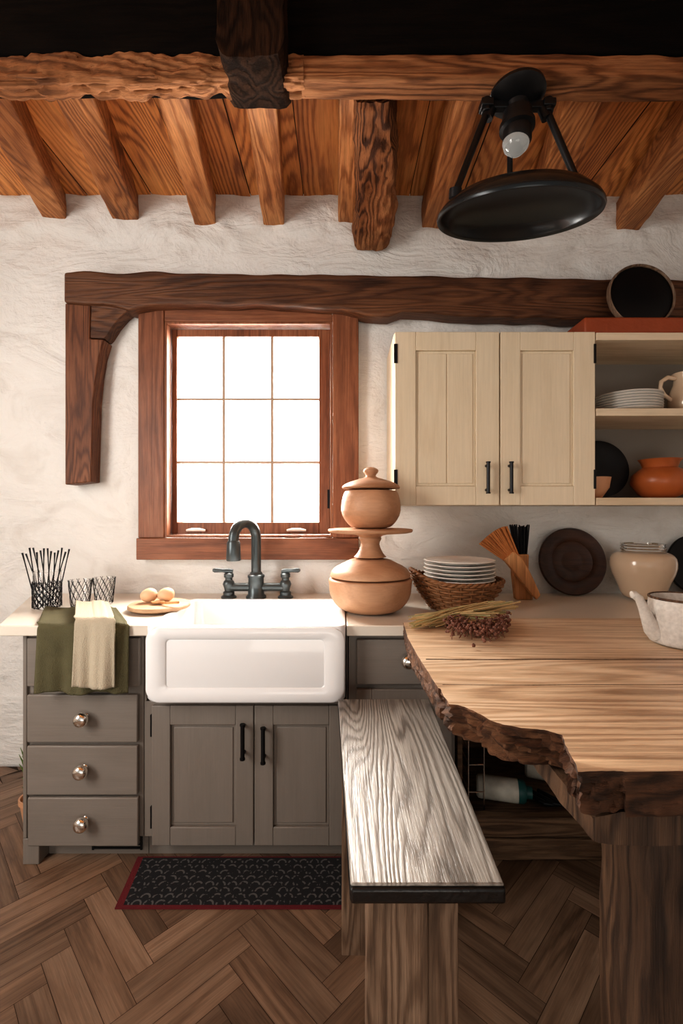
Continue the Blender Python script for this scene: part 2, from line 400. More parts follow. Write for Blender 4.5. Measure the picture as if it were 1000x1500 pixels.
# rafters
yn=CY+1.62
for i,(xa,pa,xb,wd) in enumerate([(80,320,-28,.125),(184,322,98,.135),(301,329,249,.115),(401,330,380,.115),(508,326,514,.09),(631,335,690,.10),(790,330,862,.13),(918,338,1055,.125)]):
    zb=W(0,pa,0).z
    A=W(xa,pa,0); A.z=zb+.07; B=W(xb,135,yn); B=Vector((B.x,yn,zb+.07))
    make(G().beam(A,B,wd,.15,amp=.006,rings=40,rad=.12,seed=i*3),'ceiling_rafter','raft',label='rough orange-brown timber ceiling rafter',cat='beam',group='ceiling rafters')
A=W(545,345,-.01); A.z=W(0,372,0).z+.14; B=Vector((W(545,135,yn).x,yn,2.80+.12))
M['logr']=wood('gnarled_log_wood',(.06,.022,.010),(.26,.105,.042),(.46,.22,.10),'Y',6,12,.12,.8,.9,spec=.2)
make(G().beam(A,B,.20,.27,.155,.22,amp=.020,rings=110,rad=.45,fr=6,bend=(.012,0,0),crack=.4),'ceiling_rafter','logr',label='thick gnarled round log rafter protruding below the others',cat='beam',group='ceiling rafters')
# cross beams
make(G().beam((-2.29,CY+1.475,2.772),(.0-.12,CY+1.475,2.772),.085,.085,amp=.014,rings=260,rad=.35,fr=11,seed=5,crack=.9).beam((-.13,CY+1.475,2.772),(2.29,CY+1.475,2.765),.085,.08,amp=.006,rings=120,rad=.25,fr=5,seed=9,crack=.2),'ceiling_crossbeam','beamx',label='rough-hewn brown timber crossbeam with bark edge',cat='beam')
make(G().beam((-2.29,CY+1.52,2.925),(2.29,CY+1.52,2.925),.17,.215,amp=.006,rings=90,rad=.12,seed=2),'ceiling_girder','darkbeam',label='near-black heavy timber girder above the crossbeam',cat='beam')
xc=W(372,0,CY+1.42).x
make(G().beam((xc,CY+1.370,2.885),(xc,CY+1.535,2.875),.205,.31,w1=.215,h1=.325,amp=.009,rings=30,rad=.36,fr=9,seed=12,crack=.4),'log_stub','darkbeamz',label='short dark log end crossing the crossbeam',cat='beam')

# ---------------- window ----------------
win=thing('window_1',W(363,820,0),'red-brown wooden casement window with nine bright panes',kind='structure')
def wx(px,Y=0): return W(px,0,Y).x
def wz(py,Y=0): return W(0,py,Y).z
Yc=-.04
g=G()
g.box(wx(202,Yc),wx(240,Yc),Yc,0,wz(788,Yc),wz(447,Yc)); g.box(wx(487,Yc),wx(525,Yc),Yc,0,wz(788,Yc),wz(447,Yc))
make(g,'casing','win',win,bevel=.004)
g=G().box(wx(240,Yc)+.001,wx(487,Yc)-.001,Yc+.004,0,wz(470,Yc),wz(447,Yc)); g.box(wx(201,Yc),wx(525,Yc),Yc-.015,0,wz(820,Yc-.015),wz(788,Yc)-.001)
make(g,'sill','winx',win,bevel=.004)
g=G(); t=.012
a0,a1=wx(240,Yc)+.001,wx(487,Yc)-.001; b0,b1=wz(788,Yc)+.001,wz(470,Yc)-.001
g.box(a0,a0+t,Yc+.006,.2,b0,b1).box(a1-t,a1,Yc+.006,.2,b0,b1).box(a0+t,a1-t,Yc+.006,.2,b1-t,b1).box(a0+t,a1-t,Yc+.006,.2,b0,b0+t)
make(g,'jamb','win',win,bevel=.002)
Ys=.03; s0,s1=a0+t+.002,a1-t-.002; u0,u1=b0+t+.002,b1-t-.002
p0,p1=wx(259,Ys),wx(467,Ys); q0,q1=wz(765,Ys),wz(493,Ys)
g=G().box(s0,p0,Ys,Ys+.04,u0,u1).box(p1,s1,Ys,Ys+.04,u0,u1).box(p0,p1,Ys,Ys+.04,q1,u1).box(p0,p1,Ys,Ys+.04,u0,q0)
make(g,'sash','win',win,bevel=.004)
g=G()
for px in (327,398): g.box(wx(px,Ys)-.007,wx(px,Ys)+.007,Ys+.008,Ys+.030,q0,q1)
for py in (584,677): g.box(p0,p1,Ys+.009,Ys+.029,wz(py,Ys)-.006,wz(py,Ys)+.006)
make(g,'muntin','munt',win,bevel=.002,label='thin pale brown glazing bars')
make(G().box(p0,p1,Ys+.032,Ys+.034,q0,q1),'pane','pane',win,smooth=0)
for px in (287,434):
    c=W(px,777,.02)
    make(G().tube([c+Vector((-.05,0,0)),c+Vector((-.02,-.008,.004)),c+Vector((.02,-.008,.004)),c+Vector((.05,0,0))],[.006,.009,.009,.006]),'latch','plate',win,label='white sash latch')
c=W(481,731,Ys-.005); make(G().box(c.x-.006,c.x+.006,Ys-.01,Ys,c.z-.05,c.z+.05),'hinge','black',win)

# ---------------- lintel ----------------
Yl=-.11
def LP(pts,Y): return [(W(a,b,Y).x,W(a,b,Y).z) for a,b in pts]
lint=thing('wooden_lintel',W(500,465,0),'long dark timber lintel with curved bracket fixed to plaster wall','beam')
def dens(pts,st=9,j=1.0,seed=0):
    out=[]
    for i in range(len(pts)):
        a=Vector(pts[i]);b=Vector(pts[(i+1)%len(pts)]); n=max(1,int((b-a).length/st))
        for k in range(n):
            p=a.lerp(b,k/n); q=noise.noise(Vector((p.x*.02,p.y*.02,seed)))*j
            out.append((p.x,p.y+q))
    return out
top=[(93,398),(200,398),(420,401),(640,404),(800,406),(1060,410)]
bot=[(1060,463),(830,466),(700,463),(590,456),(570,462),(535,460),(500,452),(400,446),(300,444),(220,446),(200,450),(188,455),(150,444),(93,443)]
make(G().prismY(LP(dens(top+bot,9,4,3),Yl),Yl,.0),'beam','lintel',lint,bevel=.012,seg=3)
br=[(95,444),(132,447),(131,496),(152,497),(145,520),(140,550),(136,590),(135,640),(133,706),(95,710)]
make(G().prismY(LP(br,Yl+.02),Yl+.02,.0),'bracket','bracket',lint,bevel=.006)
cb=[(133,443),(200,446),(190,452),(178,462),(166,476),(156,492),(152,496),(132,495)]
make(G().prismY(LP(cb,Yl+.028),Yl+.028,.0),'corner_block','lintel',lint,bevel=.004)

# ---------------- base cabinets ----------------
YF=-.66
def fx(p): return W(p,0,YF).x
def fz(p): return W(0,p,YF).z
YB=-.64
def knob(px,py,parent,Y=YF):
    c=W(px,py,Y-.03); 
    return make(G().lathe([(0,.040),(.010,.0395),(.018,.037),(.024,.032),(.0275,.025),(.028,.019),(.025,.010),(.016,.004),(.009,.001),(.009,-.004),(.014,-.0085)][::-1],(c.x,Y-.009,c.z),axis=(0,-1,0),seg=32),'knob','nickel',parent,smooth=60,label='round polished nickel knob')
def handle(px,pa,pb,parent,Y):
    a=W(px,pa,Y-.03);b=W(px,pb,Y-.03); a.y=b.y=Y-.03
    g=G().tube([a,b],.008)
    for c in (a,b):
        d=Vector((0,0,-.014 if c is a else .014)); g.tube([c+d,Vector((c.x,Y-.0005,c.z))+d],.0065)
        g.lathe([(0,-.003),(.010,-.003),(.010,.003),(0,.003)],c,seg=16)
    return make(g,'handle','black',parent,label='black bar handle')
def door(name,x0,x1,z0,z1,Y,mat,parent,ix0,ix1,iz0,iz1,t=.02,mid=False):
    g=G().box(x0,ix0,Y,Y+t,z0,z1).box(ix1,x1,Y,Y+t,z0,z1).box(ix0,ix1,Y,Y+t,z0,iz0).box(ix0,ix1,Y,Y+t,iz1,z1)
    g.box(ix0,ix1,Y+.012,Y+t,iz0,iz1)
    if mid:
        c=(ix0+ix1)/2+.006
        g.box(ix0+.012,c-.002,Y+.008,Y+.013,iz0+.012,iz1-.012).box(c+.002,ix1-.012,Y+.008,Y+.013,iz0+.012,iz1-.012)
    else: g.box(ix0+.012,ix1-.012,Y+.008,Y+.013,iz0+.012,iz1-.012)
    return make(g,name,mat,parent,bevel=.0025)
du=thing('drawer_cabinet',(fx(120),-.33,0),'taupe painted base cabinet with four drawers under worktop','cabinet')
g=G().box(fx(31),fx(207),YB,-.03,.10,.888); g.box(fx(31),fx(55),YB-.012,YB+.05,0,.10); g.box(fx(31),fx(38)-.003,YB-.012,YB,.10,.888)
make(g,'body','taupe',du,bevel=.003)
make(G().box(fx(56),fx(207),-.595,-.58,0,.098),'toe_kick','taupex',du)
g=G(); 
for k in range(4): g.box(fx(125),fx(195),-.601,-.5955,.022+k*.016,.029+k*.016)
g.box(fx(122),fx(125),-.601,-.5955,.018,.082).box(fx(195),fx(198),-.601,-.5955,.018,.082)
make(g,'vent','black',du,label='dark slotted vent grille')
for (za,zb,kn,x0,x1) in ((935,1006,None,39,204),(1018,1088,(118,1055),39,201),(1093,1165,(117,1132),39,201),(1169,1240,(118,1209),40,202)):
    dr=make(G().box(fx(x0),fx(x1),YF,YB-.001,fz(zb),fz(za)),'drawer','taupex',du,bevel=.004)
    if kn: knob(*kn,dr)
su=thing('sink_cabinet',(fx(360),-.33,0),'taupe painted two-door base cabinet under farmhouse sink','cabinet')
g=G().box(fx(208),fx(509),YB,-.03,.10,.625).box(fx(208),fx(211.5),YB,-.1,.625,.888).box(fx(507.5),fx(509),YB,-.1,.625,.888)
make(g,'body','taupe',su,bevel=.002)
make(G().box(fx(208),fx(509),-.595,-.58,0,.098),'toe_kick','taupex',su)
for i,(a,b,c,d,h) in enumerate(((222,371,249,345,(355,1062,1112)),(372.5,507,400,482,(385,1067,1118)))):
    dd=door('door',fx(a),fx(b),fz(1239),fz(1034),YF,'taupe',su,fx(c),fx(d),fz(1212),fz(1062))
    dd['label']='taupe panelled cupboard door'
    handle(*h,dd,YF)
    if i==0:
        for py in (1065,1200):
            make(G().box(fx(218.5),fx(221),YB-.012,YB-.001,fz(py+16),fz(py-16)),'hinge','black',dd)
ru=thing('side_cabinet',(fx(570),-.33,0),'taupe painted base cabinet with drawer above a door','cabinet')
make(G().box(fx(510.5),fx(668),YB,-.03,.10,.888),'body','taupe',ru,bevel=.002)
make(G().box(fx(510.5),fx(668),-.595,-.58,0,.098),'toe_kick','taupex',ru)
dr=make(G().box(fx(522),fx(662),YF,YB-.001,fz(1003),fz(937)),'drawer','taupex',ru,bevel=.004)
knob(598,970,dr)
dd=door('door',fx(522),fx(662),fz(1239),fz(1010),YF,'taupe',ru,fx(545),fx(640),fz(1212),fz(1035))
ou=thing('open_shelf_cabinet',(1.2,-.33,0),'dark taupe open base unit beneath worktop','cabinet')
make(G().box(.45,1.9,-.06,-.03,.0,.888).box(1.87,1.9,YB,-.06,0,.888).box(.45,1.87,YB,-.06,.86,.888).box(.45,.47,YB,-.06,0,.86),'body','rust',ou,bevel=.002)
pf=thing('low_wooden_rack',(.92,-.45,0),'low rustic board rack standing on floor under worktop','rack')
g=G().beam((.50,-.61,.13),(1.75,-.61,.13),.05,.075,amp=.004,rad=.15,fr=9); g.beam((.50,-.612,.045),(1.75,-.612,.045),.05,.08,amp=.004,rad=.15,fr=9,seed=4)
make(g,'front_board','rust',pf)
make(G().box(.50,1.75,-.58,-.10,.13,.155),'top_board','rust',pf,bevel=.004)
wr=G(); xr=.512
for k in range(6): wr.tube([(xr,-.57,.18+k*.055),(xr,-.30,.18+k*.055)],.003,6)
for y in (-.57,-.43,-.30): wr.tube([(xr,y,.159),(xr,y,.48)],.003,6)
for k in range(3): wr.tube([(xr,-.57,.23+k*.11),(.575,-.57,.23+k*.11)],.003,6)
wr.tube([(.575,-.57,.159),(.575,-.57,.48)],.003,6)
make(wr,'wire_rack','nickel',label='thin metal wire rack standing on board',cat='rack')
def bottle(px,py,Y,ang,lab):
    e=W(px,py,Y); d=Vector((math.cos(ang),math.sin(ang),0)); r=.046; c=Vector((e.x,e.y,.156+r))
    t=thing('bottle',(c.x,c.y,.156),lab,'bottle',group='bottles lying on the rack')
    make(G().lathe([(0,-.09),(.036,-.09),(.044,-.082),(.046,-.07),(.046,.07),(.0455,.075)],c,axis=d,seg=32),'body','paper',t)
    make(G().lathe([(.0455,.076),(.045,.095),(.038,.105),(.025,.108),(.024,.13),(0,.13)],c,axis=d,seg=32),'cap','teal',t,label='dark teal cap')
bottle(730,1175,-.50,math.radians(-14),'white labelled bottle with teal cap lying on its side')
bottle(800,1160,-.36,math.radians(-20),'white labelled bottle with teal cap lying on its side')
g=G()
for k in range(3):
    a=Vector((.80+k*.035,-.50,.158+.012)); g.tube([a+Vector((-.03,.04,.0)),a+Vector((.03,-.05,.0)),a+Vector((.06,-.06,.0))],[.008,.011,.005])
make(g,'hand_tool','black',label='small black handled tool lying on rack board',cat='tool')

# counter
ct=[(-1.30,-.685),(-.731,-.685),(-.731,-.19),(.019,-.19),(.019,-.685),(1.92,-.685),(1.92,-.001),(-1.63,-.001)]
make(G().prismZ(ct,.89,.93),'worktop','counter',bevel=.004,label='pale beige stone worktop running along the wall',cat='worktop')
# sink
sx0,sx1=-.727,.015; sy0,sy1=-.725,-.195; sz0,sz1=.652,.938
def rr(x0,x1,y0,y1,r,n=6):
    o=[]
    for cx,cy,a0 in ((x1-r,y1-r,0),(x0+r,y1-r,90),(x0+r,y0+r,180),(x1-r,y0+r,270)):
        for k in range(n+1):
            a=math.radians(a0+90*k/n); o.append((cx+r*math.cos(a),cy+r*math.sin(a)))
    return o
def loops(g,lst,capend=True,capstart=True):
    n=len(lst[0]); v=[p for l in lst for p in l]; f=[]
    for i in range(len(lst)-1):
        for k in range(n):
            f.append((i*n+k,i*n+(k+1)%n,(i+1)*n+(k+1)%n,(i+1)*n+k))
    if capstart: f.append(list(range(n-1,-1,-1)))
    if capend: f.append([(len(lst)-1)*n+k for k in range(n)])
    return g.add(v,f)
def rl(i,z,r): return [(x,y,z) for x,y in rr(sx0+i,sx1-i,sy0+i,sy1-i,r)]
g=G(); loops(g,[rl(.02,sz0,.02),rl(.006,sz0+.004,.03),rl(0,sz0+.016,.03),rl(0,sz1-.006,.03),rl(.002,sz1-.001,.03),rl(.006,sz1,.025),rl(.022,sz1,.025),rl(.028,sz1-.004,.03),rl(.036,sz1-.2,.05),rl(.06,sz1-.22,.06)])
o0=[(x,z) for x,z in rr(sx0+.004,sx1-.004,sz0+.004,sz1-.004,.05,8)]
o1=[(x,z) for x,z in rr(sx0+.010,sx1-.010,sz0+.010,sz1-.008,.045,8)]; i1=[(x,z) for x,z in rr(sx0+.075,sx1-.075,sz0+.055,sz1-.045,.018,8)]; i2=[(x,z) for x,z in rr(sx0+.079,sx1-.079,sz0+.059,sz1-.049,.016,8)]
lp=lambda P,y:[(x,y,z) for x,z in P]
loops(g,[lp(o0,sy0+.004),lp(o0,sy0-.001),lp(o1,sy0-.005),lp(i1,sy0-.005),lp(i2,sy0-.0005)],capstart=False,capend=False)
make(g,'farmhouse_sink','white',smooth=50,label='white ceramic farmhouse apron sink set in worktop',cat='sink')

# faucet
fa=thing('faucet',(W(375,0,-.13).x,-.13,.93),'dark gunmetal bridge faucet with gooseneck spout behind sink','faucet')
Yf=-.13; cx=W(375,0,Yf).x; Sx=lambda p:W(p,0,Yf).x; Sz=lambda p:W(0,p,Yf).z
g=G().lathe([(0,0),(.05,0),(.05,.01),(.040,.02),(.038,.10),(.042,.105),(.042,.115),(.032,.12),(.028,.13),(0,.13)],(cx,Yf,.93),seg=32)
g.tube([(Sx(337),Yf,Sz(860)),(Sx(418),Yf,Sz(860))],.021,14)
for p in (335,418):
    g.lathe([(0,0),(.038,0),(.038,.008),(.028,.016),(.028,.03),(.020,.036),(.023,.05),(.030,.07),(.024,.085),(.018,.09),(.018,.10),(.024,.105),(.024,.12),(.012,.13),(0,.131)],(Sx(p),Yf,.93),seg=28)
make(g,'body','faucet',fa,smooth=50)
pts=[(cx,Yf,1.05),(cx,Yf,1.22)]
dirv=Vector((-.50,-.86,0)).normalized()
R=.080
for k in range(0,15):
    a=math.pi*k/14*.97; p=Vector((cx,Yf,1.228))+dirv*(R-R*math.cos(a))+Vector((0,0,R*math.sin(a))); pts.append(tuple(p))
e=Vector(pts[-1]); pts.append(tuple(e+Vector((0,0,-.03))))
make(G().tube(pts,.0245,18),'spout','faucet',fa,smooth=60)
make(G().lathe([(0,-.085),(.031,-.085),(.034,-.08),(.031,0),(.026,.01),(0,.01)],e+Vector((0,0,-.02)),seg=24),'nozzle','faucet',fa)
for p,s in ((335,-1),(418,1)):
    h=Vector((Sx(p),Yf,1.065)); make(G().tube([h+Vector((-s*.02,0,-.002)),h,h+Vector((s*.03,-.01,.003)),h+Vector((s*.065,-.02,.006)),h+Vector((s*.075,-.022,.006))],[.010,.013,.009,.012,.006],12),'lever','faucet',fa,smooth=60)

# ---------------- wall cabinet ----------------
YU=-.36
ux=lambda p:W(p,0,YU).x; uz=lambda p:W(0,p,YU).z
wc=thing('wall_cabinet',(ux(725),-.18,uz(740)),'cream painted two-door wall cabinet mounted on plaster wall','cabinet')
make(G().box(ux(578),ux(872),YU+.021,0,uz(740),uz(485)),'body','cream',wc,bevel=.003)
for a,b,c,d,h,mid in ((578.5,731,609,697,(715,677,722),True),(733,871.5,762,840,(749,677,722),False)):
    dd=door('door',ux(a),ux(b),uz(740),uz(486),YU,'cream',wc,ux(c),ux(d),uz(712),uz(513),mid=mid)
    handle(*h,dd,YU)
    hx=ux(578) if mid else ux(870.5)
    for py in (518,702):
        make(G().box(hx-.004,hx+.012 if mid else hx+.006,YU-.004,YU-.0005,uz(py+14),uz(py-14)),'hinge','black',dd,label='small black hinge')
sh=thing('wall_shelf',(1.48,-.18,uz(740)),'pale wood open wall shelf with grey back beside cabinet','shelf')
X0,X1=ux(872)+.004,1.80
g=G().box(X0,X1,YU,0,uz(498),uz(487)).box(X0,X1,YU,-.02,uz(609),uz(598)).box(X0,X1,YU,-.0,uz(740),uz(729)).box(X1,X1+.02,YU,0,uz(740),uz(487))
make(g,'board','creamw',sh,bevel=.002)
make(G().box(X0,X1,-.02,-.002,uz(729),uz(498)),'back_panel','greyback',sh,smooth=0)
zt=uz(487)
g=G().box(ux(858),1.72,YU+.01,-.10,zt+.001,zt+.075)
make(g,'clay_tray','redbox',bevel=.008,label='red-orange clay slab tray on top of shelf',cat='tray')
def plateprof(r,h=.02): return [(0,0),(r*.6,0),(r*.62,.003),(r*.97,h),(r,h+.002),(r*.985,h+.005),(r*.94,h+.002),(r*.62,.008),(0,.007)]
c=W(941,0,-.21); r=.163; axis=Vector((0,-1,.12)).normalized()
bp_=thing('round_platter',(c.x,-.21,zt+.076),'black round platter with wooden rim leaning upright on tray','platter')
cc=Vector((c.x,-.19,zt+.078+r*.993))
make(G().lathe([(0,0),(r*.86,0),(r*.93,.004),(r*.93,.008),(r*.86,.012),(0,.012)],cc,axis=axis,seg=64),'face','black',bp_)
make(G().lathe([(r*.935,-.004),(r*.99,-.004),(r,.006),(r*.985,.02),(r*.955,.022),(r*.935,.012)],cc,axis=axis,seg=64),'rim','benchleg',bp_,label='brown wooden rim')
zs_=uz(598)
c=W(918,0,-.2)
for k in range(7):
    make(G().lathe(plateprof(.148,.012),(c.x,-.2,zs_+.001+k*.0125),seg=56),'plate','plate',label='pale stoneware dinner plate in stack on shelf',cat='plate',group='plates stacked on wall shelf')
pc=W(1006,0,-.2).x
pt=thing('pitcher',(pc,-.2,zs_),'cream ceramic pitcher with side handle on shelf','pitcher')
make(G().lathe([(0,0.001),(.055,.001),(.075,.02),(.082,.06),(.075,.11),(.058,.15),(.055,.175),(.063,.205),(.058,.205),(.05,.175),(.05,.15),(0,.14)],(pc,-.2,zs_),seg=40),'body','vase',pt,smooth=60)
make(G().tube([(pc-.058,-.2,zs_+.18),(pc-.095,-.2,zs_+.185),(pc-.125,-.2,zs_+.165),(pc-.13,-.2,zs_+.135),(pc-.11,-.2,zs_+.10),(pc-.075,-.2,zs_+.075)],[.010,.011,.010,.009,.009,.010],12),'handle','vase',pt,smooth=60)
zb_=uz(729)
make(G().lathe([(0,0),(.09,0),(.142,.018),(.145,.022),(.138,.024),(.09,.008),(0,.008)],(1.30,-.10,zb_+.15),axis=(0,-1,.15),seg=56),'black_plate','black',label='black round plate leaning upright at back of shelf',cat='plate')
make(G().lathe([(0,.001),(.03,.001),(.035,.008),(.062,.05),(.07,.10),(.066,.10),(.055,.05),(0,.02)],(ux(889)+.01,-.24,zb_),seg=40),'small_bowl','bowlc',label='small pale orange clay bowl on shelf',cat='bowl',smooth=60)
make(G().lathe([(0,.001),(.06,.001),(.09,.02),(.123,.07),(.12,.11),(.09,.14),(.072,.15),(.08,.175),(.092,.19),(.086,.19),(.065,.155),(.07,.14),(0,.13)],(W(966,0,-.2).x,-.2,zb_),seg=48),'clay_pot','clayr',label='round orange terracotta pot with flared rim on shelf',cat='pot',smooth=60)

# ---------------- counter objects ----------------
Yp=-.43; sp=F/(Yp-CY)
def prof(cx,pts): return [(abs(a)/sp, CH-(b-750)/sp) for a,b in pts]
cx=W(542,0,Yp).x
def rippled(pr,amp=.0014,st=.007):
    out=[]
    for (r0,z0),(r1,z1) in zip(pr,pr[1:]):
        n=max(1,int(math.hypot(r1-r0,z1-z0)/(st/2)))
        for k in range(n):
            out.append((r0+(r1-r0)*k/n + (amp if len(out)%2 and r0>.02 else 0), z0+(z1-z0)*k/n))
    out.append(pr[-1]); return out
def smoothp(pr,it=2):
    for _ in range(it):
        o=[pr[0]]
        for a,b in zip(pr,pr[1:]): o+=[(a[0]*.75+b[0]*.25,a[1]*.75+b[1]*.25),(a[0]*.25+b[0]*.75,a[1]*.25+b[1]*.75)]
        o.append(pr[-1]); pr=o
    return pr
lp_=thing('lidded_pot',(cx,Yp,.93),'wide tan clay pot with domed lid standing on worktop','pot')
b1=rippled(smoothp([(0,.931)]+prof(0,[(34,894.6),(50,886),(59,870),(60,855),(61,848),(57,845)])+[(0,1.078)]),.0007)
make(G().lathe(b1,(cx,Yp,0),seg=64),'body','clay',lp_,smooth=60)
b2=rippled(smoothp([(0,1.0785)]+prof(0,[(57,844.5),(59,842),(54,832),(38,824),(26,818)])+[(0,CH-(817-750)/sp)]),.0007)
make(G().lathe(b2,(cx,Yp,0),seg=64),'lid','clay',lp_,smooth=60)
ps=smoothp([(0,CH-(816.5-750)/sp)]+prof(0,[(25,816.5),(20,812),(15,803),(13,795),(17,789),(15,786),(22,783),(40,781.5),(60,780),(62,777),(61,774.5),(40,774)])+[(0,CH-(774-750)/sp)],1)
make(G().lathe(ps,(cx,Yp,0),seg=64),'pedestal_stand','clay',smooth=60,label='tan turned pedestal stand with flat round top on pot lid',cat='stand')
up=thing('lidded_jar',(cx,Yp,CH-(774-750)/sp),'small ribbed tan clay jar with knobbed lid on pedestal','jar')
ub=rippled(smoothp([(0,CH-(773.7-750)/sp)]+prof(0,[(26,773.7),(36,765),(43,752),(43,738),(40,724),(36,718)])+[(0,CH-(717-750)/sp)],1))
make(G().lathe(ub,(cx+.003,Yp,0),seg=64),'body','clay',up,smooth=60)
ul=smoothp([(0,CH-(716.7-750)/sp)]+prof(0,[(41,716.7),(43,713),(34,707),(18,702),(8,699),(7,696),(11,692),(11,688),(6,685)])+[(0,CH-(684-750)/sp)],1)
make(G().lathe(ul,(cx+.003,Yp,0),seg=64),'lid','clay',up,smooth=60)

# basket
bx,by=.515,-.36
bk=thing('wicker_basket',(bx,by,.93),'oval brown woven wicker basket holding plates on worktop','basket')
g=G(); ns=26
levels=12
for i in range(levels):
    u=i/(levels-1); z=.937+u*.115; rx=.115+.085*math.sin(u*1.45); 
    P=[]
    for k in range(104):
        a=2*math.pi*k/104; rr_=rx+.0065*math.cos(a*ns/2+math.pi*i)
        zz=z+.045*u*max(0,-math.cos(a))**3
        P.append((bx+rr_*math.cos(a),by+rr_*.92*math.sin(a),zz))
    g.tube(P,.0052,6,closed=True)
make(g,'weave','wicker',bk,smooth=60)
g=G()
for k in range(ns):
    a=2*math.pi*k/ns; P=[]
    for i in range(8):
        u=i/7; rx=.115+.085*math.sin(u*1.45); P.append((bx+rx*math.cos(a),by+rx*.92*math.sin(a),.935+u*.117+.045*u*max(0,-math.cos(a))**3))
    g.tube(P,.0035,6)
g.lathe([(0,.932),(.118,.932),(.118,.938),(0,.938)],(bx,by,0),seg=40,sy=.92)
make(g,'stake','wicker',bk)
g=G()
for ph in (0,math.pi):
    P=[]
    for k in range(200):
        a=2*math.pi*k/200; q=a*22+ph; r_=.2015+.005*math.cos(q)
        P.append((bx+r_*math.cos(a),by+r_*.92*math.sin(a),1.056+.005*math.sin(q)+.045*max(0,-math.cos(a))**3))
    g.tube(P,.0062,6,closed=True)
make(g,'rim','wicker',bk,smooth=60)
for k in range(6):
    make(G().lathe(plateprof(.157,.014),(bx+.014,by,1.046+k*.0165),seg=56),'plate','plate',label='white dinner plate stacked in wicker basket',cat='plate',group='plates in wicker basket')

# brush & whisk
Yb=-.22
wb=thing('whisk_broom',W(780,878,Yb),'orange straw hand broom with wooden handle leaning on worktop','broom')
g=G()
for k in range(30):
    u=k/29; e_=W(702+u*40,796-25*math.sin(u*1.5),Yb+random.uniform(-.02,.02)); g.tube([W(746+u*14,826-u*10,Yb),e_],[.004,.0042],6)
make(g,'bristles','orangeb',wb)
g=G().prismY(LP([(738,820),(752,808),(766,818),(780,845),(792,872),(786,879),(776,868),(757,844)],Yb-.012),Yb-.014,Yb+.014)
make(g,'handle','bamboo',wb,bevel=.006,seg=3)
bb=thing('bottle_brush',W(770,882,Yb+.04),'black bristle brush with tapered bamboo handle on worktop','brush')
g=G()
for k in range(40):
    u=random.random(); v_=random.uniform(-.025,.025)
    g.tube([W(755+u*16,814,Yb+.055+v_*.5),W(746+u*29,768+random.uniform(0,4),Yb+.055+v_)],.0032,6)
make(g,'bristles','black',bb)
g=G().prismY(LP([(750,812),(775,812),(774,840),(781,879),(756,879),(752,845)],Yb+.035),Yb+.035,Yb+.075)
make(g,'handle','bamboo',bb,bevel=.006,seg=3)

r=.173; cxp=W(836,0,-.05).x
make(G().lathe([(0,0),(r*.9,0),(r,.01),(r,.018),(r*.97,.024),(r*.80,.016),(r*.62,.012),(r*.60,.015),(r*.57,.012),(r*.35,.008),(r*.30,.010),(r*.27,.007),(0,.006)],(cxp,-.05,.932+r*.99),axis=(0,-1,.18),seg=72),'wooden_platter','dkwood',label='dark brown round turned wooden platter leaning against wall',cat='platter',smooth=50)
r=.155
make(G().lathe([(0,0),(r*.9,0),(r,.01),(r,.018),(r*.97,.022),(r*.80,.012),(0,.008)],(W(1017,0,-.05).x,-.05,.932+r*.99),axis=(0,-1,.18),seg=72),'black_platter','black',label='black round platter leaning against wall behind vase',cat='platter')
Yv=-.17; sv=F/(Yv-CY); vx=W(941,0,Yv).x
va=thing('vase',(vx,Yv,.93),'glossy cream bulbous vase with ribbed glass neck on worktop','vase')
pv=lambda L_: [(a/sv,CH-(b-750)/sv) for a,b in L_]
make(G().lathe(smoothp([(0,.931)]+pv([(20,876),(27,872),(33,855),(42,834),(42,818),(37,811),(30,808)])+[(0,CH-(808-750)/sv)],1),(vx,Yv,0),seg=56),'body','vase',va,smooth=60)
make(G().lathe(pv([(29,807.5),(27,806),(29,804),(27,802),(29,800),(27,798),(29,796),(26,796),(25,807.5)]),(vx,Yv,0),seg=56),'neck','glass',va,smooth=60)

# jar with sticks
Yj=-.36; sj=F/(Yj-CY); jx=W(69,0,Yj).x
ja=thing('glass_jar',(jx,Yj,.93),'clear glass jar with black patterned sleeve on worktop','jar')
make(G().lathe([(0,.931),(.052,.931),(.055,.936),(.055,1.085),(.057,1.095),(.052,1.095),(.051,.942),(0,.94)],(jx,Yj,0),seg=40),'glass','glass',ja,smooth=50)
def lattice(cx,cy,z0,z1,r0,r1,n,turn,th=.0017):
    g=G()
    for s in (1,-1):
        for k in range(n):
            P=[]
            for i in range(13):
                u=i/12;a=2*math.pi*(k/n+s*turn*u); r_=r0+(r1-r0)*u; P.append((cx+r_*math.cos(a),cy+r_*math.sin(a),z0+(z1-z0)*u))
            g.tube(P,th,5)
    return g
make(lattice(jx,Yj,.935,1.05,.057,.057,16,.25),'sleeve','black',ja,label='black lattice sleeve')
for k in range(14):
    u=(k+.5)/14
    tip=W(30+u*74,800+random.uniform(-1,9)+abs(u-.5)*6,Yj+(.035 if k%2 else -.045))
    bs=Vector((jx+(u-.5)*.07,Yj+(.02 if k%2 else -.025),.945))
    make(G().tube([bs,bs.lerp(tip,.82),tip],[.0026,.0026,.0045],6),'stick','black',label='thin black stick standing in glass jar',cat='stick',group='sticks in the glass jar')
for px,base in ((117.5,890),(152.5,885)):
    Yg=(.43*F/(base-750))+CY; gx=W(px,0,Yg).x
    gl=thing('drinking_glass',(gx,Yg,.93),'small tapered glass with black lattice pattern on worktop','glass',group='patterned glasses')
    make(G().lathe([(0,.931),(.033,.931),(.035,.936),(.047,1.055),(.044,1.055),(.032,.942),(0,.94)],(gx,Yg,0),seg=36),'cup','glass',gl,smooth=50)
    make(lattice(gx,Yg,.936,1.055,.0368,.0485,11,.20,.0013),'lattice','black',gl)
Ye=-.42; ex=W(231,0,Ye).x; Ye=-.40
